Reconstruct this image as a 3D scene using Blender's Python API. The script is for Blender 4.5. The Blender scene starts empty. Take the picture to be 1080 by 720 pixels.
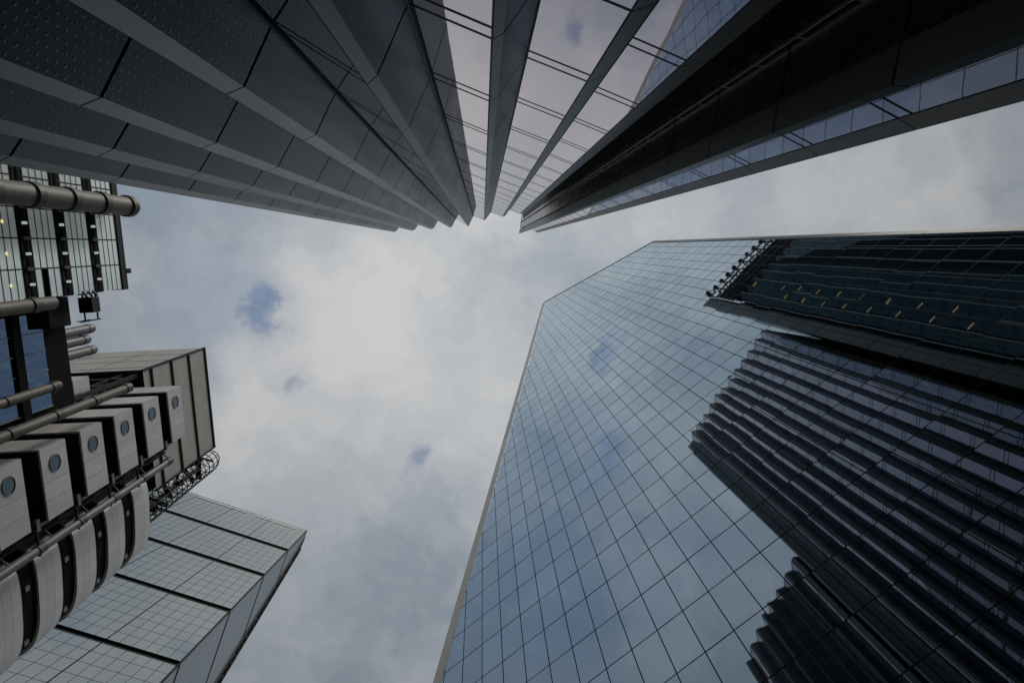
import bpy, bmesh, math, random
from mathutils import Vector, Matrix
random.seed(7)
S = bpy.context.scene
COL = S.collection
EYE = 1.6                      # camera height; building heights below are measured from the eye
FLOOR0 = -EYE

# ------------------------------------------------------------------ camera
cd = bpy.data.cameras.new('camera')
cam = bpy.data.objects.new('camera', cd); COL.objects.link(cam)
S.camera = cam
cd.sensor_width = 36.0; cd.lens = 24.0
cd.clip_start = 0.05; cd.clip_end = 6000
# nearly straight up, leaning 8.2 degrees off the zenith
ax = Vector((0.99910902, 0.0, -0.04220381))
ay = Vector((-0.00574893, 0.99067884, -0.13609697))
az = Vector((0.04181042, 0.13621834, 0.98979617))
m = Matrix.Identity(4)
for i, c in enumerate((ax, -ay, -az)):
    for j in range(3): m[j][i] = c[j]
m[2][3] = EYE
cam.matrix_world = m

# ------------------------------------------------------------------ sky
SUN_EL, SUN_AZ = math.radians(58), math.radians(150)
w = bpy.data.worlds.new('World'); S.world = w; w.use_nodes = True
nt = w.node_tree; nt.nodes.clear()
def N(t, **k):
    n = nt.nodes.new(t)
    for a, b in k.items(): setattr(n, a, b)
    return n
def L(a, b): nt.links.new(a, b)
def val(op, a, b=None, clamp=False):
    n = N('ShaderNodeMath', operation=op); n.use_clamp = clamp
    for i, v in enumerate((a, b)):
        if v is None: continue
        if isinstance(v, (int, float)): n.inputs[i].default_value = v
        else: L(v, n.inputs[i])
    return n.outputs[0]
out = N('ShaderNodeOutputWorld'); bg = N('ShaderNodeBackground'); bg.inputs[1].default_value = 0.1
sky = N('ShaderNodeTexSky'); sky.sky_type = 'NISHITA'; sky.sun_disc = False
sky.sun_elevation = SUN_EL; sky.sun_rotation = SUN_AZ; sky.ozone_density = 1.2; sky.dust_density = 0.3
tc = N('ShaderNodeTexCoord'); sx = N('ShaderNodeSeparateXYZ'); L(tc.outputs['Generated'], sx.inputs[0])
zc = val('MAXIMUM', sx.outputs[2], 0.12)
cx = N('ShaderNodeCombineXYZ'); L(val('DIVIDE', sx.outputs[0], zc), cx.inputs[0]); L(val('DIVIDE', sx.outputs[1], zc), cx.inputs[1])
P0 = cx.outputs[0]                                    # cloud deck coordinates (a flat layer overhead)
def noise(scale, detail, rough, src, dist=0.0, col=False):
    n = N('ShaderNodeTexNoise'); n.inputs['Scale'].default_value = scale; n.inputs['Detail'].default_value = detail
    n.inputs['Roughness'].default_value = rough; n.inputs['Distortion'].default_value = dist; L(src, n.inputs['Vector'])
    return n.outputs['Color' if col else 'Fac']
wv = N('ShaderNodeVectorMath', operation='MULTIPLY_ADD')
L(noise(9, 8, .62, P0, 0, True), wv.inputs[0]); wv.inputs[1].default_value = (.17, .17, 0); 
off = N('ShaderNodeVectorMath', operation='SUBTRACT'); L(P0, off.inputs[0]); off.inputs[1].default_value = (.085, .085, 0)
L(off.outputs[0], wv.inputs[2])
PW = wv.outputs[0]
def blob(x, y, r0, r1, amp):
    d = N('ShaderNodeVectorMath', operation='DISTANCE'); L(PW, d.inputs[0]); d.inputs[1].default_value = (x, y, 0)
    mr = N('ShaderNodeMapRange', interpolation_type='SMOOTHSTEP'); L(d.outputs['Value'], mr.inputs[0])
    mr.inputs[1].default_value = r0; mr.inputs[2].default_value = r1; mr.inputs[3].default_value = amp; mr.inputs[4].default_value = 0
    return mr.outputs[0]
hole = None
for b in [(-.332, .098, .0, .050, .74), (-.375, .075, .01, .15, .38), (-.265, .19, .01, .075, .22), (-.264, .195, .002, .042, .5), (-.091, .322, .002, .028, .5), (-.04, .40, .002, .03, .22),
          (-.117, -.208, .002, .032, .6), (-.255, -.265, .002, .055, .5), (-.29, -.225, .01, .13, .26), (-.266, -.17, .004, .09, .22), (-.50, -.20, .05, .3, .28), (.02, -.62, .01, .1, .15),
          (-.33, -.20, .02, .16, .2), (-.42, -.40, .02, .2, .12)]:
    v = blob(*b); hole = v if hole is None else val('MAXIMUM', hole, v)
n1 = noise(2.3, 7, .52, PW); n2 = noise(6.0, 8, .58, PW, .3); n3 = noise(17, 8, .62, PW, .4)
tone = val('ADD', val('SUBTRACT', val('MULTIPLY', n1, .86), .20), val('ADD', val('MULTIPLY', n2, .68), val('MULTIPLY', n3, .15)))
bright = val('ADD', blob(-.18, .18, .03, .40, .27), blob(.0, .05, .1, .6, .05))
tone = val('ADD', tone, bright)
tone = val('SUBTRACT', tone, blob(-.5, .12, .02, .42, .16))
tone = val('SUBTRACT', tone, blob(-.16, .50, .02, .30, .20))
rmp = N('ShaderNodeValToRGB'); L(tone, rmp.inputs[0])
e = rmp.color_ramp.elements
e[0].position = .32; e[0].color = (.195, .238, .292, 1)
e[1].position = .98; e[1].color = (.53, .53, .525, 1)
e2 = e.new(.58); e2.color = (.315, .348, .388, 1)
e3 = e.new(.78); e3.color = (.430, .450, .472, 1)
vm = N('ShaderNodeVectorMath', operation='SCALE'); L(rmp.outputs[0], vm.inputs[0]); 
cie = val('DIVIDE', val('ADD', val('MULTIPLY', val('MAXIMUM', sx.outputs[2], 0.0), 2.0), 1.0), 3.0)
L(val('MULTIPLY', val('POWER', cie, 2.2), 11.3), vm.inputs['Scale'])
mx = N('ShaderNodeMix', data_type='RGBA'); L(hole, mx.inputs['Factor']); L(vm.outputs[0], mx.inputs['A'])
skd = N('ShaderNodeVectorMath', operation='MULTIPLY'); L(sky.outputs[0], skd.inputs[0]); skd.inputs[1].default_value = (.84, 1.05, 1.10)
L(skd.outputs[0], mx.inputs['B'])
L(mx.outputs['Result'], bg.inputs[0]); L(bg.outputs[0], out.inputs[0])

sd = bpy.data.lights.new('sun', 'SUN'); sd.energy = 1.3; sd.angle = math.radians(14); sd.color = (1, .96, .9)
sun = bpy.data.objects.new('sun', sd); COL.objects.link(sun)
# Nishita: rotation is measured clockwise from +Y
sdir = Vector((math.sin(SUN_AZ) * math.cos(SUN_EL), math.cos(SUN_AZ) * math.cos(SUN_EL), math.sin(SUN_EL)))
sun.rotation_euler = sdir.to_track_quat('Z', 'Y').to_euler()
vs = S.view_settings; vs.view_transform = 'Standard'; vs.look = 'None'; vs.gamma = 1; vs.use_curve_mapping = False
vs.exposure = 0.0
S.render.engine = 'CYCLES'
S.cycles.max_bounces = 10; S.cycles.glossy_bounces = 8; S.cycles.caustics_reflective = False
try: S.cycles.sample_clamp_indirect = 4
except Exception: pass

# ------------------------------------------------------------------ materials
MATS = {}
def mat(name):
    m = bpy.data.materials.new(name); m.use_nodes = True; t = m.node_tree
    for n in list(t.nodes):
        if n.type not in ('OUTPUT_MATERIAL',): t.nodes.remove(n)
    MATS[name] = m
    return m, t, t.nodes['Material Output']
class T:
    def __init__(s, t): s.t = t
    def n(s, k, **a):
        n = s.t.nodes.new(k)
        for x, y in a.items(): setattr(n, x, y)
        return n
    def l(s, a, b): s.t.links.new(a, b)
    def m(s, op, a, b=None, clamp=False):
        n = s.n('ShaderNodeMath', operation=op); n.use_clamp = clamp
        for i, v in enumerate((a, b)):
            if v is None: continue
            if isinstance(v, (int, float)): n.inputs[i].default_value = v
            else: s.l(v, n.inputs[i])
        return n.outputs[0]
    def noise(s, scale, detail=4, rough=.55, src=None, out='Fac'):
        n = s.n('ShaderNodeTexNoise'); n.inputs['Scale'].default_value = scale; n.inputs['Detail'].default_value = detail; n.inputs['Roughness'].default_value = rough
        if src is not None: s.l(src, n.inputs['Vector'])
        return n.outputs[out]
    def ramp(s, f, stops):
        r = s.n('ShaderNodeValToRGB'); s.l(f, r.inputs[0]); e = r.color_ramp.elements
        e[0].position, e[0].color = stops[0][0], (*stops[0][1], 1); e[1].position, e[1].color = stops[-1][0], (*stops[-1][1], 1)
        for p, c in stops[1:-1]: x = e.new(p); x.color = (*c, 1)
        return r.outputs[0]
    def island(s): return s.n('ShaderNodeNewGeometry').outputs['Random Per Island']

def solid(name, col, rough=.5, metal=0.0, var=.18, scale=1.2, streak=True, bump=0.0, spec=.5):
    m, t, o = mat(name); k = T(t)
    p = k.n('ShaderNodeBsdfPrincipled'); k.l(p.outputs[0], o.inputs[0])
    obj = k.n('ShaderNodeTexCoord').outputs['Object']
    mp = k.n('ShaderNodeMapping'); k.l(obj, mp.inputs[0]); mp.inputs['Scale'].default_value = (1, 1, .16 if streak else 1)
    f = k.m('ADD', k.m('MULTIPLY', k.noise(scale, 6, .6, mp.outputs[0]), .7), k.m('MULTIPLY', k.noise(scale * 7, 4, .6, mp.outputs[0]), .3))
    lo = [c * (1 - var) for c in col]; hi = [min(1, c * (1 + var)) for c in col]
    c = k.ramp(f, [(.3, lo), (.7, hi)])
    hv = k.n('ShaderNodeHueSaturation'); k.l(c, hv.inputs['Color'])
    k.l(k.m('ADD', k.m('MULTIPLY', k.island(), .16), .92), hv.inputs['Value'])
    k.l(hv.outputs[0], p.inputs['Base Color'])
    p.inputs['Metallic'].default_value = metal; p.inputs['Specular IOR Level'].default_value = spec
    k.l(k.m('ADD', k.m('MULTIPLY', f, .25), rough - .12), p.inputs['Roughness'])
    if bump:
        b = k.n('ShaderNodeBump'); b.inputs['Strength'].default_value = bump; b.inputs['Distance'].default_value = .01
        k.l(f, b.inputs['Height']); k.l(b.outputs[0], p.inputs['Normal'])
    return m

def glass(name, body, near, graze, rough=.02, ripple=.0, blend=.35, pane_var=.10):
    """coated facade glass: dark body behind a mirror coating that strengthens at grazing angles"""
    m, t, o = mat(name); k = T(t)
    lw = k.n('ShaderNodeLayerWeight'); lw.inputs[0].default_value = blend
    mc = k.n('ShaderNodeMix', data_type='RGBA'); k.l(lw.outputs['Facing'], mc.inputs['Factor'])
    mc.inputs['A'].default_value = (*near, 1); mc.inputs['B'].default_value = (*graze, 1)
    hv = k.n('ShaderNodeHueSaturation'); k.l(mc.outputs['Result'], hv.inputs['Color'])
    k.l(k.m('ADD', k.m('MULTIPLY', k.island(), pane_var), 1 - pane_var / 2), hv.inputs['Value'])
    g = k.n('ShaderNodeBsdfGlossy'); g.inputs['Roughness'].default_value = rough; k.l(hv.outputs[0], g.inputs['Color'])
    d = k.n('ShaderNodeBsdfDiffuse'); d.inputs['Color'].default_value = (*body, 1)
    a = k.n('ShaderNodeAddShader'); k.l(g.outputs[0], a.inputs[0]); k.l(d.outputs[0], a.inputs[1]); k.l(a.outputs[0], o.inputs[0])
    if ripple:
        obj = k.n('ShaderNodeTexCoord').outputs['Object']
        b = k.n('ShaderNodeBump'); b.inputs['Strength'].default_value = 1.0; b.inputs['Distance'].default_value = ripple
        k.l(k.noise(.45, 2, .5, obj), b.inputs['Height']); k.l(b.outputs[0], g.inputs['Normal'])
    return m

GL_TOWER = glass('tower_glass', (.006, .010, .014), (.255, .33, .40), (.72, .825, .895), ripple=.0003)
GL_STEP = glass('stepped_glass', (.008, .009, .011), (.155, .115, .20), (.84, .82, .83), ripple=.003, pane_var=0)
GL_TEAL = glass('teal_glass', (.012, .026, .028), (.03, .052, .055), (.10, .125, .14), ripple=.0012, pane_var=0)
GL_WEDGE = glass('wedge_glass', (.07, .077, .074), (.245, .265, .262), (.54, .565, .56), rough=.08, ripple=.004, pane_var=0)
GL_SIDE = glass('side_glass', (.22, .25, .27), (.20, .225, .24), (.42, .45, .47), rough=.3, pane_var=.06)
GL_WIN = glass('pale_window_glass', (.80, .86, .86), (.14, .16, .16), (.42, .44, .44), rough=.12, pane_var=.12)
for n_ in list(GL_WIN.node_tree.nodes):          # even glow added to brighten the panes; rooms behind the blinds are lit
    if n_.type == 'OUTPUT_MATERIAL':
        src = n_.inputs[0].links[0].from_socket; t_ = GL_WIN.node_tree
        em_ = t_.nodes.new('ShaderNodeEmission'); em_.inputs[0].default_value = (.86, 1, .98, 1); em_.inputs[1].default_value = .10
        ad_ = t_.nodes.new('ShaderNodeAddShader'); t_.links.new(src, ad_.inputs[0]); t_.links.new(em_.outputs[0], ad_.inputs[1]); t_.links.new(ad_.outputs[0], n_.inputs[0])
GL_BLUE = glass('blue_window_glass', (.012, .02, .035), (.16, .22, .33), (.45, .54, .68), rough=.04, pane_var=.25)
GL_PORT = glass('porthole_glass', (.03, .045, .05), (.20, .23, .24), (.38, .41, .42), rough=.15)
MULLION = solid('dark_mullion', (.010, .012, .014), .6, 0, var=.1, spec=.12)
TRIM = solid('pale_metal_trim', (.72, .69, .65), .45, .15, var=.10)
NOSE = solid('grey_metal_fin', (.150, .174, .162), .36, .15, var=.24, scale=.6, spec=.7)
NOSE_SKYLIT = solid('skylit_end_fin', (.44, .425, .395), .45, .1, var=.15, scale=.6)  # lighter copy of the fin metal, skylight on the end nose painted in
BRONZE = solid('dark_bronze_panel', (.26, .22, .175), .26, .8, var=.3)
DARK = solid('dark_steel', (.018, .018, .020), .6, .1, var=.2, spec=.25)
DGREEN = solid('grey_green_panel', (.21, .23, .222), .38, .45, var=.15)
STEEL = solid('stainless_steel', (.86, .835, .80), .44, .25, var=.14, scale=.8)
STAIR = solid('polished_steel', (.84, .815, .78), .42, .4, var=.14, scale=.9)
BLACK = solid('black_recess', (.010, .010, .011), .75, 0, var=.2, spec=.08)
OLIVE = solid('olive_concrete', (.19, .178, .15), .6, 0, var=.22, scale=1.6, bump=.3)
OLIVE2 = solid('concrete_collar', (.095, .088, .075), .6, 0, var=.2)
GREYP = solid('grey_pipe', (.30, .30, .30), .45, .5, var=.15)
FLUE = solid('flue_grey', (.20, .20, .20), .55, .1, var=.15)
CORE = solid('dark_cladding', (.05, .052, .055), .6, .1, var=.2)
WHITE = solid('white_paint', (.7, .7, .68), .4, 0, var=.05)
CONC = solid('paving_stone', (.20, .195, .185), .8, 0, streak=False, bump=.4)
KERB = solid('granite_kerb', (.34, .33, .32), .7, 0, streak=False)
ASPH = solid('asphalt', (.05, .05, .052), .85, 0, streak=False, scale=3, bump=.5)
PAINT = solid('yellow_road_paint', (.62, .48, .06), .7, 0, streak=False)

# perforated dark panels: rows of round dimples on the panel (uv in metres)
def perforated():
    m, t, o = mat('perforated_panel'); k = T(t)
    p = k.n('ShaderNodeBsdfPrincipled'); k.l(p.outputs[0], o.inputs[0])
    uv = k.n('ShaderNodeUVMap').outputs[0]; s = k.n('ShaderNodeSeparateXYZ'); k.l(uv, s.inputs[0])
    u = k.m('DIVIDE', s.outputs[0], .125); v = k.m('DIVIDE', s.outputs[1], .17)
    col = k.m('FLOOR', u); v2 = k.m('ADD', v, k.m('MULTIPLY', k.m('MODULO', col, 2), .5))
    fu = k.m('SUBTRACT', k.m('FRACT', u), .5); fv = k.m('SUBTRACT', k.m('FRACT', v2), .5)
    d = k.m('SQRT', k.m('ADD', k.m('POWER', k.m('MULTIPLY', fu, .125), 2), k.m('POWER', k.m('MULTIPLY', fv, .17), 2)))
    mr = k.n('ShaderNodeMapRange', interpolation_type='SMOOTHSTEP'); k.l(d, mr.inputs[0])
    mr.inputs[1].default_value = .016; mr.inputs[2].default_value = .027; mr.inputs[3].default_value = 1; mr.inputs[4].default_value = 0
    h = mr.outputs[0]
    obj = k.n('ShaderNodeTexCoord').outputs['Object']
    mp = k.n('ShaderNodeMapping'); k.l(obj, mp.inputs[0]); mp.inputs['Scale'].default_value = (1, 1, .12)
    f = k.noise(1.4, 6, .6, mp.outputs[0])
    base = k.ramp(f, [(.3, (.062, .078, .069)), (.7, (.122, .143, .129))])
    hv = k.n('ShaderNodeHueSaturation'); k.l(base, hv.inputs['Color']); k.l(k.m('ADD', k.m('MULTIPLY', k.island(), .40), .80), hv.inputs['Value'])
    mx = k.n('ShaderNodeMix', data_type='RGBA'); k.l(h, mx.inputs['Factor']); k.l(hv.outputs[0], mx.inputs['A']); mx.inputs['B'].default_value = (.012, .013, .014, 1)
    k.l(mx.outputs['Result'], p.inputs['Base Color'])
    p.inputs['Metallic'].default_value = .1; p.inputs['Specular IOR Level'].default_value = .9; k.l(k.m('ADD', k.m('MULTIPLY', f, .2), .24), p.inputs['Roughness'])
    b = k.n('ShaderNodeBump'); b.inputs['Strength'].default_value = .3; b.inputs['Distance'].default_value = .012; b.invert = True
    k.l(h, b.inputs['Height']); k.l(b.outputs[0], p.inputs['Normal'])
    return m
PERF = perforated()

def corrugated():
    m, t, o = mat('ribbed_steel'); k = T(t)
    p = k.n('ShaderNodeBsdfPrincipled'); k.l(p.outputs[0], o.inputs[0])
    uv = k.n('ShaderNodeUVMap').outputs[0]; s = k.n('ShaderNodeSeparateXYZ'); k.l(uv, s.inputs[0])
    wv = k.m('ADD', k.m('MULTIPLY', k.m('SINE', k.m('MULTIPLY', s.outputs[0], 2 * math.pi / .22)), .5), .5)
    obj = k.n('ShaderNodeTexCoord').outputs['Object']
    f = k.noise(.7, 5, .6, obj)
    c = k.ramp(f, [(.3, (.58, .555, .50)), (.7, (.70, .675, .62))])
    k.l(c, p.inputs['Base Color']); p.inputs['Metallic'].default_value = .1; p.inputs['Roughness'].default_value = .5
    b = k.n('ShaderNodeBump'); b.inputs['Strength'].default_value = .8; b.inputs['Distance'].default_value = .02
    k.l(wv, b.inputs['Height']); k.l(b.outputs[0], p.inputs['Normal'])
    return m
RIBBED = corrugated()

def lamp_mat(name, col, strength):
    m, t, o = mat(name); k = T(t); e = k.n('ShaderNodeEmission'); e.inputs[0].default_value = (*col, 1); e.inputs[1].default_value = strength
    k.l(e.outputs[0], o.inputs[0]); return m
WARM = lamp_mat('warm_lamp', (1, .72, .28), .36)
STRIP = lamp_mat('office_light', (.80, .88, .80), .44)
GLOBE = lamp_mat('globe_lamp', (1, .82, .42), .8)

# ------------------------------------------------------------------ mesh helper
class MB:
    def __init__(s): s.v = []; s.f = []; s.uv = []
    def face(s, pts, uv=None):
        i = len(s.v); s.v += [tuple(p) for p in pts]; s.f.append(tuple(range(i, i + len(pts))))
        if uv is None:
            o = Vector(pts[0]); a = (Vector(pts[1]) - o); a.normalize()
            nrm = Vector((0, 0, 0))
            for q in range(1, len(pts) - 1): nrm += (Vector(pts[q]) - o).cross(Vector(pts[q + 1]) - o)
            nrm.normalize(); b = nrm.cross(a)
            uv = [((Vector(p) - o).dot(a), (Vector(p) - o).dot(b)) for p in pts]
        s.uv.append(uv)
    def wall(s, a, b, z0, z1, u0=0.0):
        """vertical panel from plan point a to b"""
        l = math.hypot(b[0] - a[0], b[1] - a[1])
        s.face([(a[0], a[1], z0), (b[0], b[1], z0), (b[0], b[1], z1), (a[0], a[1], z1)], [(u0, z0), (u0 + l, z0), (u0 + l, z1), (u0, z1)])
    def prism(s, poly, z0, z1, caps=True):
        n = len(poly); u = 0
        for i in range(n):
            a, b = poly[i], poly[(i + 1) % n]; s.wall(a, b, z0, z1, u); u += math.hypot(b[0] - a[0], b[1] - a[1])
        if caps:
            s.face([(p[0], p[1], z1) for p in poly]); s.face([(p[0], p[1], z0) for p in reversed(poly)])
    def box(s, x0, x1, y0, y1, z0, z1): s.prism([(x0, y0), (x1, y0), (x1, y1), (x0, y1)], z0, z1)
    def beam(s, a, b, w, h=None):
        a = Vector(a); b = Vector(b); d = (b - a); 
        if d.length < 1e-6: return
        d.normalize(); h = h or w
        up = Vector((0, 0, 1)) if abs(d.z) < .95 else Vector((0, 1, 0))
        r = d.cross(up).normalized() * (w / 2); q = r.cross(d).normalized() * (h / 2)
        A = [a + r + q, a - r + q, a - r - q, a + r - q]; B = [p + (b - a) for p in A]
        for i in range(4): s.face([A[i], A[(i + 1) % 4], B[(i + 1) % 4], B[i]])
        s.face(list(reversed(A))); s.face(B)
    def cyl(s, x, y, z0, z1, r, n=20, r1=None):
        r1 = r if r1 is None else r1
        P = [(math.cos(2 * math.pi * i / n), math.sin(2 * math.pi * i / n)) for i in range(n)]
        for i in range(n):
            a, b = P[i], P[(i + 1) % n]
            s.face([(x + r * a[0], y + r * a[1], z0), (x + r * b[0], y + r * b[1], z0), (x + r1 * b[0], y + r1 * b[1], z1), (x + r1 * a[0], y + r1 * a[1], z1)])
        s.face([(x + r1 * a[0], y + r1 * a[1], z1) for a in P]); s.face([(x + r * a[0], y + r * a[1], z0) for a in reversed(P)])
    def build(s, name, material, parent=None, merge=False, smooth=False, lift=EYE, stuff=False, label=None):
        me = bpy.data.meshes.new(name)
        me.from_pydata([(x, y, z + lift) for x, y, z in s.v], [], s.f)
        ul = me.uv_layers.new(name='UVMap'); k = 0
        for uv in s.uv:
            for q in uv: ul.data[k].uv = q; k += 1
        if merge:
            bm = bmesh.new(); bm.from_mesh(me); bmesh.ops.remove_doubles(bm, verts=bm.verts, dist=.0005)
            bmesh.ops.recalc_face_normals(bm, faces=bm.faces); bm.to_mesh(me); bm.free()
        if smooth:
            for p in me.polygons: p.use_smooth = True
            try: me.set_sharp_from_angle(angle=math.radians(40))
            except Exception: pass
        me.materials.append(material)
        o = bpy.data.objects.new(name, me); COL.objects.link(o)
        if parent is not None: o.parent = parent
        if stuff: o['kind'] = 'stuff'
        if label: o['label'] = label
        return o

def thing(name, label, cat, loc=(0, 0, 0), rz=0.0):
    o = bpy.data.objects.new(name, None); COL.objects.link(o); o.location = loc; o.rotation_euler = (0, 0, rz)
    o.empty_display_size = 2; o['label'] = label; o['category'] = cat
    return o
def struct(o): o['kind'] = 'structure'; return o

# ------------------------------------------------------------------ ground
g = MB(); g.face([(-900, -900, 0), (900, -900, 0), (900, 900, 0), (-900, 900, 0)]); struct(g.build('pavement', CONC, lift=0))
# a narrow street running between the buildings, 0.12 m below its kerbs is not needed: the carriageway is drawn as a raised table with kerbs
r = MB(); r.face([(-18, 1.5, .004), (-9, 1.5, .004), (10, 90, .004), (1, 90, .004)]); struct(r.build('road', ASPH, lift=0))
k_ = MB()
for x0, x1 in ((-18, 1), (-9, 10)):
    d = .15 if x0 == -9 else -.15
    k_.face([(x0, 1.5, .12), (x0 + d, 1.5, .12), (x1 + d, 90, .12), (x1, 90, .12)])
    k_.face([(x0, 1.5, .0), (x0, 1.5, .12), (x1, 90, .12), (x1, 90, .0)]); k_.face([(x0 + d, 1.5, .12), (x0 + d, 1.5, 0), (x1 + d, 90, 0), (x1 + d, 90, .12)])
struct(k_.build('kerb', KERB, lift=0))
ym = MB()
for off in (.35, .6):
    ym.face([(-18 + off, 1.6, .008), (-18 + off + .1, 1.6, .008), (1 + off + .1, 89, .008), (1 + off, 89, .008)])
struct(ym.build('road_marking', PAINT, lift=0))

# ================================================================== glass office tower (right)
HA = math.radians(-38.6); D = 23.7
tower = thing('glass_office_tower', 'tall blue mirror-glass tower with a sharply slanted roofline and one leaning pale metal edge', 'skyscraper',
              (D * -math.sin(HA), D * math.cos(HA), 0), HA)
Zb = FLOOR0
def left_u(z): return -32.1 + (z) * .18246            # leaning left edge
ZL, ZR, UR, UL = 200.2, 159.4, 31.5, 4.42
def roof_z(u): return ZL + (ZR - ZL) * (u - UL) / (UR - UL)
prof = [(left_u(Zb), Zb), (UR, Zb), (UR, ZR), (UL, ZL)]
b = MB()
b.face([(p[0], .25, p[1]) for p in prof]); b.face([(p[0], 34, p[1]) for p in reversed(prof)])
for i in range(4):
    p, q = prof[i], prof[(i + 1) % 4]; b.face([(q[0], .25, q[1]), (p[0], .25, p[1]), (p[0], 34, p[1]), (q[0], 34, q[1])])
b.build('tower_body', CORE, tower)
def clip(poly, f):
    r = []
    for i in range(len(poly)):
        a, c = poly[i], poly[(i + 1) % len(poly)]; fa, fc = f(a), f(c)
        if fa >= 0: r.append(a)
        if (fa >= 0) != (fc >= 0):
            t = fa / (fa - fc); r.append((a[0] + (c[0] - a[0]) * t, a[1] + (c[1] - a[1]) * t))
    return r
us = [-4.1 + 1.89 * k for k in range(-16, 20)]; us[-1] = UR
zs = [37.05 + 4.12 * k for k in range(-10, 41)]
panes = []
for i in range(len(us) - 1):
    for j in range(len(zs) - 1):
        poly = [(us[i], zs[j]), (us[i + 1], zs[j]), (us[i + 1], zs[j + 1]), (us[i], zs[j + 1])]
        if us[i + 1] > UR + .01: poly = [(min(x, UR), z) for x, z in poly]
        poly = clip(poly, lambda p: p[0] - left_u(p[1])); 
        if len(poly) > 2: poly = clip(poly, lambda p: roof_z(p[0]) - p[1])
        if len(poly) > 2: poly = clip(poly, lambda p: UR - p[0])
        if len(poly) > 2: poly = clip(poly, lambda p: p[1] - Zb)
        if len(poly) > 2: panes.append((i, j, poly))
inv = Matrix.Rotation(-HA, 4, 'Z')
def in_view(poly):
    cu = sum(p[0] for p in poly) / len(poly); cz = sum(p[1] for p in poly) / len(poly)
    wpt = Vector((cu, 0, cz)); wpt.rotate(Matrix.Rotation(HA, 3, 'Z')); wpt += Vector((D * -math.sin(HA), D * math.cos(HA), 0))
    c = (wpt.dot(ax), wpt.dot(ay), wpt.dot(az))
    if c[2] <= 1: return None
    x, y = c[0] / c[2], c[1] / c[2]
    return c[2] if abs(x) < .76 and abs(y) < .51 else None
def pane_mesh(mb, poly, rnd):
    cu = sum(p[0] for p in poly) / len(poly); cz = sum(p[1] for p in poly) / len(poly)
    tu, tz = rnd.gauss(0, .0022), rnd.gauss(0, .0012)
    mb.face([(p[0], (p[0] - cu) * tu + (p[1] - cz) * tz, p[1]) for p in poly])
rnd = random.Random(3)
vis = sorted([(in_view(p[2]), n) for n, p in enumerate(panes) if in_view(p[2]) is not None])
near = set(n for _, n in vis[:100])
rest = MB()
for n, (i, j, poly) in enumerate(panes):
    if n in near:
        q = MB(); pane_mesh(q, poly, rnd); q.build('glass_pane', GL_TOWER, tower)
    else: pane_mesh(rest, poly, rnd)
rest.build('glass_panes', GL_TOWER, tower, stuff=True)
mg = MB(); mw = .032
for u in us[:-1]:
    z0 = Zb if u > left_u(Zb) else (u + 32.1) / .18246
    z1 = roof_z(u) if u >= UL else min(ZL, (u + 32.1) / .18246 if u < left_u(ZL) else 1e9)
    # mullions right of the leaning edge run from the ground; left of it they start where the edge lets them
    if u < left_u(Zb): continue
    z1 = roof_z(u) if u >= UL else (u + 32.1) / .18246
    z0 = Zb
    if z1 > z0: mg.box(u - mw, u + mw, -.011, .02, z0, z1)
for z in zs:
    if z < Zb: continue
    a = left_u(z); c = UR if z < ZR else UL + (z - ZL) * (UR - UL) / (ZR - ZL)
    if c > a: mg.box(a, c, -.010, .022, z - mw, z + mw)
mg.build('mullion_grid', MULLION, tower)
# leaning edge trim, jointed every few floors
e_ = MB(); zz = Zb
while zz < ZL:
    z2 = min(zz + 12.36, ZL); wd0 = 1.02; wd1 = 1.02
    p = [(left_u(zz) - wd0, zz), (left_u(zz), zz), (left_u(z2 - .06), z2 - .06), (left_u(z2 - .06) - wd1, z2 - .06)]
    e_.face([(a, -.03, z) for a, z in p]); e_.face([(a, 1.5, z) for a, z in reversed(p)])
    for i in range(4):
        a, c = p[i], p[(i + 1) % 4]; e_.face([(c[0], -.03, c[1]), (a[0], -.03, a[1]), (a[0], 1.5, a[1]), (c[0], 1.5, c[1])])
    zz = z2
e_.build('leaning_edge_trim', TRIM, tower)
e_ = MB(); zz = Zb
while zz < ZR:
    z2 = min(zz + 12.36, ZR); e_.box(UR, UR + .52, -.12, 1.2, zz, z2 - .05); zz = z2
e_.build('corner_trim', NOSE, tower)
e_ = MB(); e_.beam((UL - .3, .4, ZL + .15), (UR + .3, .4, ZR + .15), 1.0, .3); e_.build('roof_coping', TRIM, tower)
# one lit floor high on the tower
for i in range(len(us) - 1):
    if -13 < us[i] < 24 and (us[i] < 6 or i % 2 == 0 or us[i] < 12):
        s_ = MB(); s_.box(us[i] + .35, us[i + 1] - .35, -.012, -.004, 108.75, 108.98); s_.build('ceiling_light', STRIP, tower)

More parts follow.
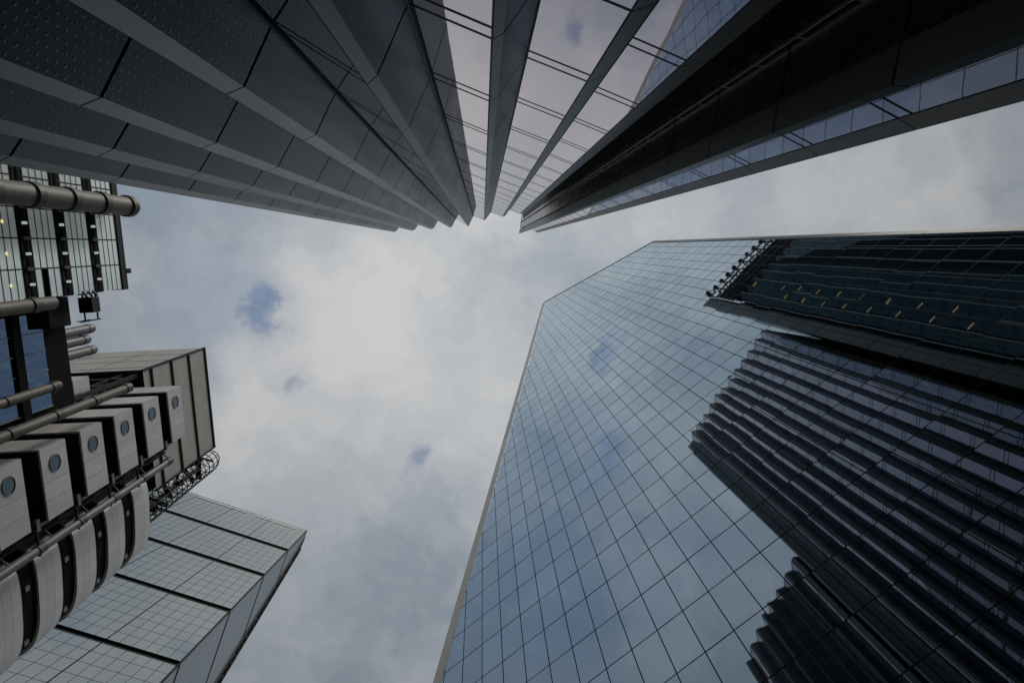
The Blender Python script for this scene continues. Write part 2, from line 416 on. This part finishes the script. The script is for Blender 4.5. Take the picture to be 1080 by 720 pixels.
# ================================================================== stepped building (top)
step = thing('stepped_office_building', 'dark grey stepped office building of sawtooth bays with perforated fins, towering directly overhead', 'office building')
def sub(a, b): return (a[0] - b[0], a[1] - b[1])
def lerp(a, b, t): return (a[0] + (b[0] - a[0]) * t, a[1] + (b[1] - a[1]) * t)
FH = 3.85
def levels(H): 
    z = 9.4 - 3 * FH; r = []
    while z < H - .5:
        if z > FLOOR0: r.append(z)
        z += FH
    return r
def fin(T0, T1, inner, H, parent, nose=None):
    """perforated face from the nose edge T1 back to the inner corner, with a plain metal nose T0-T1 in front"""
    lv = [FLOOR0] + levels(H) + [H]
    m_ = MB()
    for a, c in zip(lv[:-1], lv[1:]): m_.wall(T1, inner, a + .04, c - .04)
    f = m_.build('perforated_fin', PERF, parent)
    # dark backing 3 cm behind the panels shows in the joints
    dx, dy = sub(inner, T1); ln = math.hypot(dx, dy); nx, ny = -dy / ln, dx / ln
    if nx * (T0[0] - T1[0]) + ny * (T0[1] - T1[1]) < 0: nx, ny = -nx, -ny
    q = MB(); q.wall((T1[0] + nx * .03, T1[1] + ny * .03), (inner[0] + nx * .03, inner[1] + ny * .03), FLOOR0, H - .04); q.build('fin_backing', BLACK, f)
    q = MB()
    for a, c in zip(lv[:-1], lv[1:]):
        q.prism([T0, T1, (T1[0] + .001, T1[1] - .06), (T0[0] + .02, T0[1] - .10)], a + .02, c - .02)
    q.build('fin_nose', nose or NOSE, f)
    return f
def bay(a, c, H, parent, material, each=False):
    """glass from inner corner a to the next nose c; one pane per floor, a pair of thin transoms at each floor"""
    lv = [FLOOR0] + levels(H) + [H]
    dx, dy = sub(c, a); ln = math.hypot(dx, dy); ux, uy = dx / ln, dy / ln
    ox, oy = -uy, ux
    if oy < 0: ox, oy = -ox, -oy
    strip = MB()
    for k, (z0, z1) in enumerate(zip(lv[:-1], lv[1:])):
        if each:
            q = MB(); q.wall(a, c, z0, z1 - .44); wn_ = q.build('window', material, parent); q = MB(); q.wall(a, c, z1 - .44, z1); q.build('spandrel', material, wn_)
        else:
            strip.wall(a, c, z0, z1 - .44); strip.wall(a, c, z1 - .44, z1)
    s = parent if each else strip.build('window_bay', material, parent, merge=True)
    # one frame per bay: jambs and transoms as a single welded sheet, 4 mm proud of the glass
    zb = [FLOOR0]; solid_row = []
    for z1 in lv[1:]:
        for z in (z1 - .44, z1 if z1 < H else H - .06):
            zb += [z - .04, z + .04]
    ub = [0, .03, ln - .03, ln]
    tr = MB()
    for r_ in range(len(zb) - 1):
        for k in range(3):
            if k == 1 and r_ % 2 == 0: continue
            P = [(a[0] + ux * u + ox * .004, a[1] + uy * u + oy * .004) for u in (ub[k], ub[k + 1])]
            tr.wall(P[0], P[1], zb[r_], zb[r_ + 1])
    tr.build('window_frame', MULLION, s, merge=True)
    return s
def corner_rail(p, H, parent):
    q = MB(); q.prism([(p[0] - .05, p[1] + .02), (p[0] + .05, p[1] + .05), (p[0] + .05, p[1] - .03), (p[0] - .05, p[1] - .03)], FLOOR0, H - .2)
    r_ = q.build('corner_rail', DARK, parent)
    q = MB(); q.prism([(p[0] - .02, p[1] + .04), (p[0] + .025, p[1] + .06), (p[0] + .025, p[1] + .03), (p[0] - .02, p[1] + .025)], FLOOR0, H - .2); q.build('rail_cover', NOSE, r_)
def body(pts, H, depth, parent, name='core_block'):
    q = MB()
    back = [(p[0] * .0 + p[0] + .35 * depth * 0, p[1] - depth) for p in (pts[-1], pts[0])]
    q.prism(list(pts) + back, FLOOR0, H - .3)
    return q

# lower block: eight sawtooth bays
H_A = 70.0
TA = [(-8.93, -1.536), (-7.08, -1.66), (-5.20, -1.815), (-3.33, -1.975), (-1.50, -2.12), (.15, -2.70), (1.98, -3.07), (3.72, -3.35)]
TA1 = [(-8.66, -1.66), (-6.80, -1.795), (-4.93, -1.92), (-3.10, -2.07), (-1.37, -2.23), (.29, -2.78), (2.28, -3.17), (4.25, -3.46)]
IA = [(-8.36, -2.05), (-6.44, -2.34), (-4.45, -2.74), (-2.70, -2.85), (-.95, -3.13), (.82, -3.50), (2.70, -3.75), (4.55, -4.55)]
core = MB(); core.prism([(p[0] - .05, p[1] - .12) for p in [(-9.4, -1.9)] + IA] + [(4.5, -18), (-9.45, -18)], FLOOR0, H_A - .3)
blockA = core.build('lower_block', CORE, step)
for i in range(8):
    fin(TA[i], TA1[i], IA[i], H_A, step)
    if i < 5: corner_rail(IA[i], H_A, step)
    if i < 7:
        bay(IA[i], TA[i + 1], H_A, step, GL_STEP, each=(i >= 4))
q = MB(); 
for a, c in zip([FLOOR0] + levels(H_A), levels(H_A) + [H_A]): q.wall((-9.35, -18), TA[0], a + .02, c - .02)
q.build('end_wall', NOSE, step)

# middle block, taller, behind and to the right
H_B = 106.0
n_b = 12
TB = [(8.0, -2.45)] + [(8.17 + 1.66 * k, -2.20 - .52 * k - .009 * k * k) for k in range(1, n_b)]
TB1 = [(8.37, -2.24)] + [(p[0] + .15, p[1] - .04) for p in TB[1:]]
IB = [(p[0] + .36, p[1] - .86) for p in TB1]
W1 = (5.63, -2.17); W2 = (6.9, -2.98)
core = MB(); core.prism([(6.1, -4.3), (5.75, -2.40), (6.9, -3.2)] + [(p[0] - .05, p[1] - .15) for p in IB] + [(IB[-1][0] + 1, -30), (6.1, -30)], FLOOR0, H_B - .3)
blockB = core.build('middle_block', CORE, step)
bay(W2, TB[0], H_B, step, GL_STEP)
for i in range(n_b):
    fin(TB[i], TB1[i], IB[i], H_B, step, NOSE_SKYLIT if i == 0 else None)
    if i < n_b - 1: bay(IB[i], TB[i + 1], H_B, step, GL_STEP)
# end wall of the middle block: strips of panel from the back slot to the front corner
def wline(y): return (5.63 + (y + 2.13) * -.145, y)
lvB = [FLOOR0] + levels(H_B) + [H_B]
def strip(name, y0, y1, material, out_, joint=1, gap=.03):
    q = MB(); a, c = wline(y0), wline(y1)
    for z0, z1 in zip(lvB[:-1:joint], lvB[joint::joint]):
        q.prism([(a[0] - out_, a[1]), (c[0] - out_, c[1]), (c[0] + .2, c[1]), (a[0] + .2, a[1])], z0 + gap, z1 - gap)
    return q.build(name, material, step)
strip('bronze_panel', -4.10, -3.82, BRONZE, .10)
q = MB(); a = wline(-3.79); q.prism([(a[0] - .20, a[1] - .025), (a[0] - .20, a[1] + .025), (a[0] - .14, a[1] + .025), (a[0] - .14, a[1] - .025)], FLOOR0, H_B - 2.5)
rail = q.build('cleaning_rail', GREYP, step)
for z0 in lvB[1:-1]:
    for dz in (-.5, 1.4):
        q = MB(); q.box(a[0] - .14, a[0] + .05, a[1] - .03, a[1] + .03, z0 + dz, z0 + dz + .08); q.build('rail_bracket', GREYP, rail)
strip('bronze_panel', -3.76, -2.86, BRONZE, .06, gap=.05)
strip('corner_panel', -2.72, -2.16, DGREEN, .09)
q = MB()
for z0, z1 in zip(lvB[:-1], lvB[1:]):
    q.prism([W1, W2, (W2[0] - .1, W2[1] - .15), (W1[0] + .02, W1[1] - .12)], z0 + .02, z1 - .02)
q.build('corner_panel', DGREEN, step)
# slot between lower and middle blocks with pipes and a stack of bright brackets
q = MB(); q.box(4.5, 6.05, -6.6, -6.2, FLOOR0, H_A); q.build('slot_back', DARK, step)
q = MB()
for x, y in ((4.95, -4.75), (5.35, -5.2)): q.cyl(x, y, FLOOR0, H_A + 6, .07, 10)
pp = q.build('service_pipe', GREYP, step, smooth=True)
q = MB()
for z0 in levels(H_A + 4):
    for dz in (0, 1.3, 2.6): q.box(4.75, 5.6, -4.85, -4.79, z0 + dz, z0 + dz + .10)
q.build('slot_bracket', TRIM, step)
# roof railing of the middle block's corner
q = MB(); c0, c1 = wline(-5.2), wline(-3.3)
for t in range(9):
    p = lerp(c0, c1, t / 8); q.cyl(p[0], p[1], H_B - .3, H_B + 1.1, .03, 6)
for z in (H_B + .1, H_B + .6, H_B + 1.1): q.beam((*c0, z), (*c1, z), .05)
q.build('roof_railing', TRIM, step)

# upper block, the tallest, furthest right, with an open frame crown
H_C = 138.0; n_c = 17
TC = [(30.4 + 1.58 * k, -9.75 - .80 * k - .018 * k * k) for k in range(n_c)]
IC = [(p[0] + .20, p[1] - 1.05) for p in TC]
ndc = (-.62, .78)
core = MB(); core.prism([(28.2, -9.4), (30.2, -10.6)] + [(p[0] - .02, p[1] - .2) for p in IC] + [(IC[-1][0] + .5, -44), (27.0, -44), (26.9, -26)], FLOOR0, H_C - 17.5)
blockC = core.build('upper_block', CORE, step)
for i in range(n_c):
    fin(TC[i], (TC[i][0] + .12, TC[i][1] - .16), IC[i], H_C - 15, step)
    if i < n_c - 1: bay(IC[i], TC[i + 1], H_C - 15, step, GL_TEAL)
    q = MB()                                   # open crown: post, bracing arm and cap on each tooth
    q.box(TC[i][0] - .12, TC[i][0] + .16, TC[i][1] - .3, TC[i][1], H_C - 15, H_C)
    q.box(TC[i][0] - .2, TC[i][0] + .7, TC[i][1] - .4, TC[i][1] + .1, H_C - 1.0, H_C)
    if i < n_c - 1:
        for z in (H_C - 13.5, H_C - 11, H_C - 8.2, H_C - 5.4, H_C - 2.2):
            q.beam((*TC[i], z), (TC[i + 1][0], TC[i + 1][1], z), .22, .5)
        q.beam((*IC[i], H_C - 14.6), (TC[i + 1][0], TC[i + 1][1], H_C - 8), .2); q.beam((*IC[i], H_C - 8), (TC[i + 1][0], TC[i + 1][1], H_C - 2), .2)
    q.build('crown_frame', DARK, step)
q = MB()
for z0, z1 in zip([FLOOR0] + levels(H_C), levels(H_C) + [H_C]):
    q.prism([(28.05, -9.3), (30.15, -10.35), (30.1, -10.5), (28.0, -9.45)], z0 + .03, z1 - .03)
    q.wall((26.85, -26), (28.05, -9.3), z0 + .03, z1 - .03)
q.build('end_wall', DGREEN, step)
for tooth, ztop, cnt in ((2, 110, 8), (1, 106, 8)):
    for k in range(cnt):
        z = ztop - 5.9 * k; mid = lerp(IC[tooth], TC[tooth + 1], .55)
        q = MB(); q.beam((mid[0] - .62, mid[1] + .42, z), (mid[0] + .62, mid[1] - .28, z), .06, .06); q.build('ceiling_light', WARM, step)
q = MB(); mid = lerp(IC[2], TC[3], .5); q.beam((mid[0] - .8, mid[1] + .5, 122), (mid[0] + .8, mid[1] - .4, 122), .12, .12); q.build('ceiling_light', WARM, step)
q = MB()                                       # dark plant screen behind the open crown
for a, c in zip(IC[:-1], IC[1:]): q.wall((a[0], a[1] - .3), (c[0], c[1] - .3), H_C - 17.2, H_C - 3.5)
q.build('plant_screen', DARK, blockC, merge=True)

# ================================================================== steel service tower (left)
lloyd = thing('steel_service_building', 'steel and glass building with stacked porthole pods, exposed pipes and a curved stair tower', 'office building', (-25, 10, 0), math.radians(-2.3))
# --- pods, one per floor
tw = MB(); tw.box(-9.5, -2.3, 1.7, 5.0, FLOOR0, 56.5); tw.build('service_core', CORE, lloyd)
def pod(z0, z1, last=False):
    q = MB(); x0, x1, y0, y1 = -4.6, 0.0, 1.25, 5.42
    seams = [y0, 3.28, 4.35, y1]
    for a, c in zip(seams[:-1], seams[1:]): q.box(x1 - .12, x1, a + .012, c - .012, z0, z1)
    ys = y0; n = 0
    for a, c in ((x0, -2.2), (-2.2, x1 - .13)): q.box(a + .01, c - .01, y0, y0 + .1, z0, z1)
    p = q.build('toilet_pod', STEEL, lloyd)
    q = MB(); q.box(x0, x1 - .14, y0 + .11, y1 - .1, z0 + .02, z1 - .02); q.box(x0, x1 - .14, y1 - .09, y1, z0, z1); q.build('pod_body', DARK, p)
    # porthole: ring and disc on the outer face
    cy, cz = 2.36, (z0 + z1) / 2; rr = .46
    ring, disc = MB(), MB(); n = 28
    for i in range(n):
        a, c = 2 * math.pi * i / n, 2 * math.pi * (i + 1) / n
        P = lambda r_, t, x: (x, cy + r_ * math.cos(t), cz + r_ * math.sin(t))
        ring.face([P(rr, a, .05), P(rr + .05, a, .05), P(rr + .05, c, .05), P(rr, c, .05)])
        ring.face([P(rr + .05, a, .05), P(rr + .05, a, 0), P(rr + .05, c, 0), P(rr + .05, c, .05)])
        ring.face([P(rr, a, .006), P(rr, a, .05), P(rr, c, .05), P(rr, c, .006)])
    disc.face([(.012, cy + rr * math.cos(2 * math.pi * i / n), cz + rr * math.sin(2 * math.pi * i / n)) for i in range(n)])
    h = ring.build('porthole', GREYP, p); disc.build('porthole_glass', GL_PORT, h)
    q = MB(); q.box(-.5, -.2, y1 - .35, y1 + .35, z0 - .75, z0 - .45); q.box(-.42, -.28, y1 + .02, y1 + .18, z0 - .75, z0 + .7); q.build('pod_bracket', GREYP, p)
for k in range(-9, 6):
    z0 = 34.3 + 3.92 * k
    if z0 > FLOOR0 - .5: pod(z0, z0 + 2.38)
# second rank of steel boxes behind the pods
for k in range(6, 14):
    z0 = 34.3 + 3.92 * (k - 9) + .4
    q = MB(); q.box(-8.6, -5.0, -.55, 1.2, z0, z0 + 2.0); q.build('rear_pod', STEEL, lloyd)
# --- concrete columns and round pipes with collars
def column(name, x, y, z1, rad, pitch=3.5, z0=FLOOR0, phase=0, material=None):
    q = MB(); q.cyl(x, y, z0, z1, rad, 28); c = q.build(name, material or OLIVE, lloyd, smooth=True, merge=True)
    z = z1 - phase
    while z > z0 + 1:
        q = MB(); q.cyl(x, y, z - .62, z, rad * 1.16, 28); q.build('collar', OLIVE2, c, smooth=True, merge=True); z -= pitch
column('round_column', .0, -12.95, 51.6, .66, 3.5, phase=.3)
column('round_column', -.5, -6.75, 41.9, .40, 3.5, phase=1.5)
column('round_column', .3, -.35, 47.8, .29, 3.9, phase=.0)
column('round_column', -.4, -1.85, 41.3, .27, 3.9, phase=.2)
column('drain_pipe', .1, 6.55, 53.0, .25, 3.9, phase=.1, material=FLUE)
# --- glazed block in the upper left corner
XG = -1.15
q = MB(); q.box(-18, XG - .9, -40, -7.15, FLOOR0, 52.0); blk = q.build('glazed_block', BLACK, lloyd)
bays_y = [(-7.05 - 1.78 * (k + 1), -7.05 - 1.78 * k) for k in range(6)]
for f in range(11):
    zt = 51.2 - 3.52 * f; zb = zt - 2.42
    if zb < 0: break
    slab = MB(); slab.box(XG - .9, XG + .0, -24.2, -7.0, zb - 1.08, zb - .03); slab.build('floor_slab', BLACK, blk)
    for n, (y0, y1) in enumerate(bays_y):
        fr = MB(); hh = (zt - zb) / 4
        for a in range(4):
            if not (f == 2 and n == 0 and a == 1): fr.face([(XG - .008, y0 + .06, zb + a * hh + .07), (XG - .008, y1, zb + a * hh + .07), (XG - .008, y1, zb + a * hh + hh), (XG - .008, y0 + .06, zb + a * hh + hh)])
        wn = fr.build('window', GL_WIN, lloyd)
        q = MB()
        for a in range(5): q.box(XG - .10, XG + .004, y0, y1, zb + a * hh - .01, zb + a * hh + .065)
        q.box(XG - .1, XG + .02, y0 - .02, y0 + .06, zb - .2, zt + .1)
        q.build('window_frame', DARK, wn)
        if f < 5 and n < 3:
            q = MB(); q.box(XG + .02, XG + .2, y0 + .85, y0 + 1.0, zb - .62, zb - .40); q.build('floodlight', STRIP, wn)
            q = MB(); q.box(XG + .01, XG + .14, y0 - .08, y0 + .12, zb - .8, zb - .1); q.build('bracket', OLIVE2, wn)
        if (f, n) in ((3, 0), (3, 1), (3, 2)):
            q = MB(); c = 1.0 if f < 3 else .9
            q.cyl(0, 0, 0, .01, .11, 16); q.v = [(XG + .01 + z, y0 + c + y, zb + 1.3 + x) for x, y, z in q.v]; q.build('globe_lamp', GLOBE, wn)
q = MB(); q.box(XG - 1, XG + .06, -24.2, -6.98, 51.3, 52.05); q.build('roof_edge', DARK, blk)
q = MB(); q.box(XG - .1, XG + .1, -8.4, -8.25, 52.0, 52.4); q.box(XG - .1, XG + .12, -8.5, -8.15, 52.3, 52.6); q.build('roof_camera', DARK, blk)
q = MB()
for y in (-24, -18, -13.5): q.box(XG + .02, XG + .16, y, y + .1, 0, 52)
for f in range(14):
    for dz in (0, .5): q.beam((XG + .05, -24, 51.9 - 3.52 * f - dz), (XG + .05, -7.1, 51.9 - 3.52 * f - dz), .04)
q.build('access_ladder', DARK, blk)
# --- recessed blue-glazed bay
XB = -2.6
q = MB(); q.box(-14, XB - .3, -7.1, .4, FLOOR0, 46.8); rec = q.build('recessed_block', BLACK, lloyd)
for f in range(7):
    zt = 44.3 - 3.1 * f; zb = zt - 2.2
    for n in range(5):
        y0 = -6.0 + 1.2 * n; q = MB(); q.face([(XB - .2, y0, zb), (XB - .2, y0 + 1.14, zb), (XB - .2, y0 + 1.14, zt), (XB - .2, y0, zt)]); wn = q.build('window', GL_BLUE, lloyd)
        q = MB(); q.box(XB - .22, XB - .12, y0 + 1.14, y0 + 1.2, zb, zt); q.box(XB - .22, XB - .14, y0, y0 + 1.2, zb - .07, zb); q.build('window_frame', GREYP, wn)
    q = MB(); q.box(XB - .25, XB - .02, -7, .3, zb - .82, zb - .08); q.build('floor_slab', BLACK, rec)
q = MB(); q.box(XB - .4, XB + .5, -6.9, -5.0, 44.0, 46.2); q.build('roof_edge', DARK, rec)
# small floodlight cradle hanging off the corner
q = MB(); q.box(-1.6, -.7, -6.75, -5.75, 46.4, 47.3)
cr = q.build('lamp_housing', DARK, lloyd)
q = MB()
for y in (-7.0, -5.2): q.beam((-1.1, y, 45.6), (-1.1, y, 47.9), .08)
for z in (46.1, 47.6): q.beam((-1.1, -7.0, z), (-1.1, -5.2, z), .08)
for z in (46.3, 46.9, 47.5): q.beam((-1.3, -7.3, z), (-.9, -6.8, z), .12)
q.beam((-1.6, -5.2, 46), (-1.6, -5.2, 47.6), .06)
q.build('lamp_frame', DARK, cr)
# --- three exhaust flues
for y, z in ((-4.0, 54.3), (-3.25, 53.5), (-2.35, 54.2)):
    q = MB(); q.cyl(-5.3, y, 40, z - .3, .36, 18); q.cyl(-5.3, y, z - .3, z, .36, 18, .26); f = q.build('exhaust_flue', FLUE, lloyd, smooth=True)
    q = MB(); q.cyl(-5.3, y, z - 1.0, z - .85, .385, 18); q.build('collar', OLIVE2, f)
# --- ribbed plant room boxes above the pods
px0, px1, py0, py1 = -19.0, -4.25, .22, 10.95
zb = 52.1; lv = [58.9, 60.4, 64.3, 68.05, 72.0]
q = MB(); q.box(px0, px1 - .15, py0 + .15, py1 - .15, 58.8, 71.9); q.box(px0, px1 - 1.8, py0 + 1.4, py1 - 1.2, FLOOR0, 58.75); pr = q.build('plant_room', DARK, lloyd)
for a, c in zip(lv[:-1], lv[1:]):
    q = MB(); q.wall((px1, py0 + .1), (px1, py1 - .1), a + .10, c - .10); q.build('ribbed_panel', RIBBED, pr)
    q = MB()
    for s in range(3):
        xa = px0 + (px1 - px0) * s / 3; xb = px0 + (px1 - px0) * (s + 1) / 3
        q.wall((xa + .05, py0), (xb - .05, py0), a + .10, c - .10)
    q.build('side_panel', RIBBED, pr)
q = MB()
for z in lv[1:]: q.box(px1 - .1, px1 + .12, py0 - .05, py1 + .05, z - .11, z + .11)
q.box(px1 - .1, px1 + .1, py0 - .04, py0 + .1, 58.9, 72); q.box(px1 - .1, px1 + .1, py1 - .1, py1 + .04, 58.9, 72)
q.build('panel_trim', DARK, pr)
q = MB()
for z in (50.5, 53.5, 56.5): q.box(-15, px1 - .4, .5, .75, z, z + .5); q.box(px1 - .75, px1 - .4, .5, 10.4, z, z + .35)
for x in (-13, -9.5, -6.0, -4.8): q.box(x, x + .3, .5, .8, 30, 58.8)
for y in (3.5, 6.5, 10.1): q.box(px1 - .7, px1 - .45, y, y + .3, 30, 58.8)
q.build('support_frame', DARK, pr)
# --- curved stair tower
OUT = [(-5.5, 6.75), (-3.2, 6.78), (-2.3, 6.82), (-1.65, 6.98), (-1.22, 7.4), (-1.05, 8.0), (-1.05, 9.0), (-1.12, 10.0), (-1.22, 11.2), (-1.42, 12.1), (-1.75, 12.8), (-2.3, 13.35), (-3.1, 13.7), (-4.2, 13.8), (-5.5, 13.8)]
def smooth_poly(P, it=2):
    for _ in range(it):
        Q = [P[0]]
        for a, c in zip(P[:-1], P[1:]): Q += [lerp(a, c, .25), lerp(a, c, .75)]
        P = Q + [P[-1]]
    return P
OUT = smooth_poly(OUT)
inn = [(x - .14 if x > -5 else x, y + (.12 if y < 10.4 else -.12)) for x, y in OUT]
q = MB(); q.prism(inn, FLOOR0, 50.9); st = q.build('stair_tower', BLACK, lloyd)
for k in range(14):
    z0 = 49.15 - 3.66 * k; z1 = z0 + 2.2
    q = MB(); u = 0; n = len(OUT)
    pts = [Vector((*p, 0)) for p in OUT]
    thirds = [z0, z0 + .73, z0 + 1.46, z1]
    for a, c in zip(thirds[:-1], thirds[1:]):
        for p, r_ in zip(OUT[:-1], OUT[1:]):
            q.face([(*p, a + .006), (*r_, a + .006), (*r_, c - .006), (*p, c - .006)])
    cap = [(*p, z0) for p in OUT] + [(*p, z0) for p in reversed(inn)]
    for i in range(n - 1):
        q.face([(*OUT[i + 1], z0), (*OUT[i], z0), (*inn[i], z0), (*inn[i + 1], z0)]); q.face([(*OUT[i], z1), (*OUT[i + 1], z1), (*inn[i + 1], z1), (*inn[i], z1)])
    sp = q.build('stair_cladding', STAIR, st, merge=True, smooth=True)
    for i in (int(n * .42), int(n * .66)):
        q = MB(); p = inn[i]; q.box(p[0] + .01, p[0] + .06, p[1] - .16, p[1] + .16, z0 - .95, z0 - .60)
        q.build('stair_light', GREYP, st)
# pipe runs between pods and stair: small hoops and brackets
q = MB()
for k in range(14):
    z = 51.5 - 3.66 * k; q.beam((.15, 5.5, z), (.15, 6.9, z), .12); q.beam((-.5, 5.9, z - .8), (-.5, 5.9, z + 1.5), .1)
    q.beam((-.5, 5.9, z + 1.5), (.0, 6.5, z + 1.5), .08)
q.box(-.7, -.55, 5.75, 5.9, FLOOR0, 53.5); q.box(-1.1, -.95, 6.2, 6.4, FLOOR0, 54.5)
q.build('pipe_hanger', DARK, lloyd)
# --- caged ladder mast
cx_, cy_, cr_ = -4.55, 12.05, 1.15
q = MB(); n = 14
for i in range(n):
    t = 2 * math.pi * i / n; q.cyl(cx_ + cr_ * math.cos(t), cy_ + cr_ * math.sin(t), 40, 71.0, .035, 6)
cage = q.build('ladder_cage', DARK, lloyd)
q = MB(); z = 40.0
while z < 72:
    rr = cr_ if z < 71 else cr_ * .8
    for i in range(20):
        a, c = 2 * math.pi * i / 20, 2 * math.pi * (i + 1) / 20
        q.beam((cx_ + rr * math.cos(a), cy_ + rr * math.sin(a), z), (cx_ + rr * math.cos(c), cy_ + rr * math.sin(c), z), .075)
    z += 1.05
q.build('cage_hoop', DARK, cage)
q = MB(); z = 40.0; s = 1
for i in range(13):
    a = .9 * i
    q.beam((cx_ - .9 * math.cos(a), cy_ - .9 * math.sin(a), z), (cx_ + .9 * math.cos(a), cy_ + .9 * math.sin(a), z + 1.6), .55, .06); z += 2.3
    q.beam((cx_ + .9 * math.cos(a), cy_ + .9 * math.sin(a), z - .7), (cx_ - .9 * math.sin(a), cy_ + .9 * math.cos(a), z), .22, .06)
q.cyl(cx_, cy_, 40, 68, .16, 10)
q.build('ladder', DARK, cage)

# ================================================================== wedge-shaped tower (bottom left)
wedge = thing('wedge_tower', 'very tall wedge tower with a leaning grey gridded glass front, behind the curved stair tower', 'skyscraper', (-61.57, 97.98, 0), math.radians(20.3))
K = .25; ZT = 225.0; WW = 58.0
def fy(z): return -2.5 - K * (ZT - z)
q = MB()
for x0, x1 in ((-WW, -.25),):
    F = [(x0, fy(Zb) + .3, Zb), (x1, fy(Zb) + .3, Zb), (x1, fy(ZT) + .3, ZT - .2), (x0, fy(ZT) + .3, ZT - .2)]
    B = [(x0, 0, Zb), (x1, 0, Zb), (x1, 0, ZT - .2), (x0, 0, ZT - .2)]
    q.face(F); q.face(list(reversed(B)))
    for i in range(4): q.face([F[(i + 1) % 4], F[i], B[i], B[(i + 1) % 4]])
q.build('tower_body', CORE, wedge)
bands = [225.0, 194.0, 164.8, 135.7, 107.0, 77.8, 48.6, 19.4]
rnd = random.Random(11); 
for zt, zb in zip(bands[:-1], bands[1:]):
    zt2 = zt - (1.0 if zt < 225 else 0); h = (zt2 - zb) / 7
    q = MB(); cw = 2.08; n = int(WW / cw)
    for fl in range(7):
        z0 = zb + fl * h; z1 = z0 + h
        for c in range(n):
            x1 = -c * cw; x0 = x1 - cw
            tx = tz = 0
            q.face([(x0, fy(z0) - cw * tx, z0), (x1, fy(z0), z0), (x1, fy(z1) + h * tz, z1), (x0, fy(z1) + h * tz - cw * tx, z1)])
    gp = q.build('front_glazing', GL_WEDGE, wedge, merge=True)
    q = MB()
    for fl in range(8):
        z = zb + fl * h; q.beam((-WW, fy(z) + .02, z), (0, fy(z) + .02, z), .07, .08)
    for c in range(n + 1):
        heavy = c % 6 == 0; wd = .22 if heavy else .06
        q.beam((-c * cw, fy(zb) + .02, zb), (-c * cw, fy(zt2) + .02, zt2), wd, .09)
    q.build('front_mullions', MULLION, gp)
    if zt < 225:
        q = MB(); q.beam((-WW, fy(zt - .5) + .05, zt - .5), (.1, fy(zt - .5) + .05, zt - .5), 1.0, .06); q.build('floor_band', DARK, wedge)
    # steel-blue side face of this band
    q = MB()
    z0, z1 = zb + .25, zt - .25
    L0, L1 = -fy(z0), -fy(z1); nn = 24
    ys = [-2.1 * i for i in range(int(L0 / 2.1) + 2)]
    for a, c in zip(ys[:-1], ys[1:]):
        P = [(a, z0), (a, z1), (c, z1), (c, z0)]
        P = clip(P, lambda p: p[0] - fy(p[1]) - .05)
        if len(P) > 2: q.face([(.02, p[0] - .05, p[1]) for p in P])
    sf = q.build('side_glazing', GL_SIDE, wedge)
    q = MB()
    for a in ys[1:]:
        ztop = min(z1, ZT - (-a - 2.5) / K)
        if ztop > z0: q.box(.0, .03, a - .025, a + .025, z0, ztop)
    q.box(-.1, .12, fy(z1) if False else -L1, 0, z1 + .02, z1 + .48)
    q.build('side_ribs', MULLION, sf)
q = MB(); q.beam((.05, fy(Zb), Zb), (.05, fy(ZT), ZT), .3, .3); q.build('edge_trim', MULLION, wedge)
# pale louvre patches under the roof edge
for k in range(22):
    x = -3.5 - 1.55 * k
    if k in (9, 10): continue
    z = 221.5; q = MB(); q.face([(x - 1.15, fy(z) - .12, z), (x, fy(z) - .12, z), (x, fy(z + 1.5) - .12, z + 1.5), (x - 1.15, fy(z + 1.5) - .12, z + 1.5)]); q.build('roof_louvre', TRIM, wedge)
# ladder frame up the back edge
q = MB()
for y in (.3, 4.6): q.beam((.1, y, Zb), (.1, y, ZT), .55)
z = 4.0; s = 0
while z < ZT - 4:
    q.beam((.1, .3, z), (.1, 4.6, z), .5); q.beam((.1, .3 if s else 4.6, z), (.1, 4.6 if s else .3, z + 4.17), .5); z += 4.17; s = 1 - s
q.build('lattice_frame', DARK, wedge)
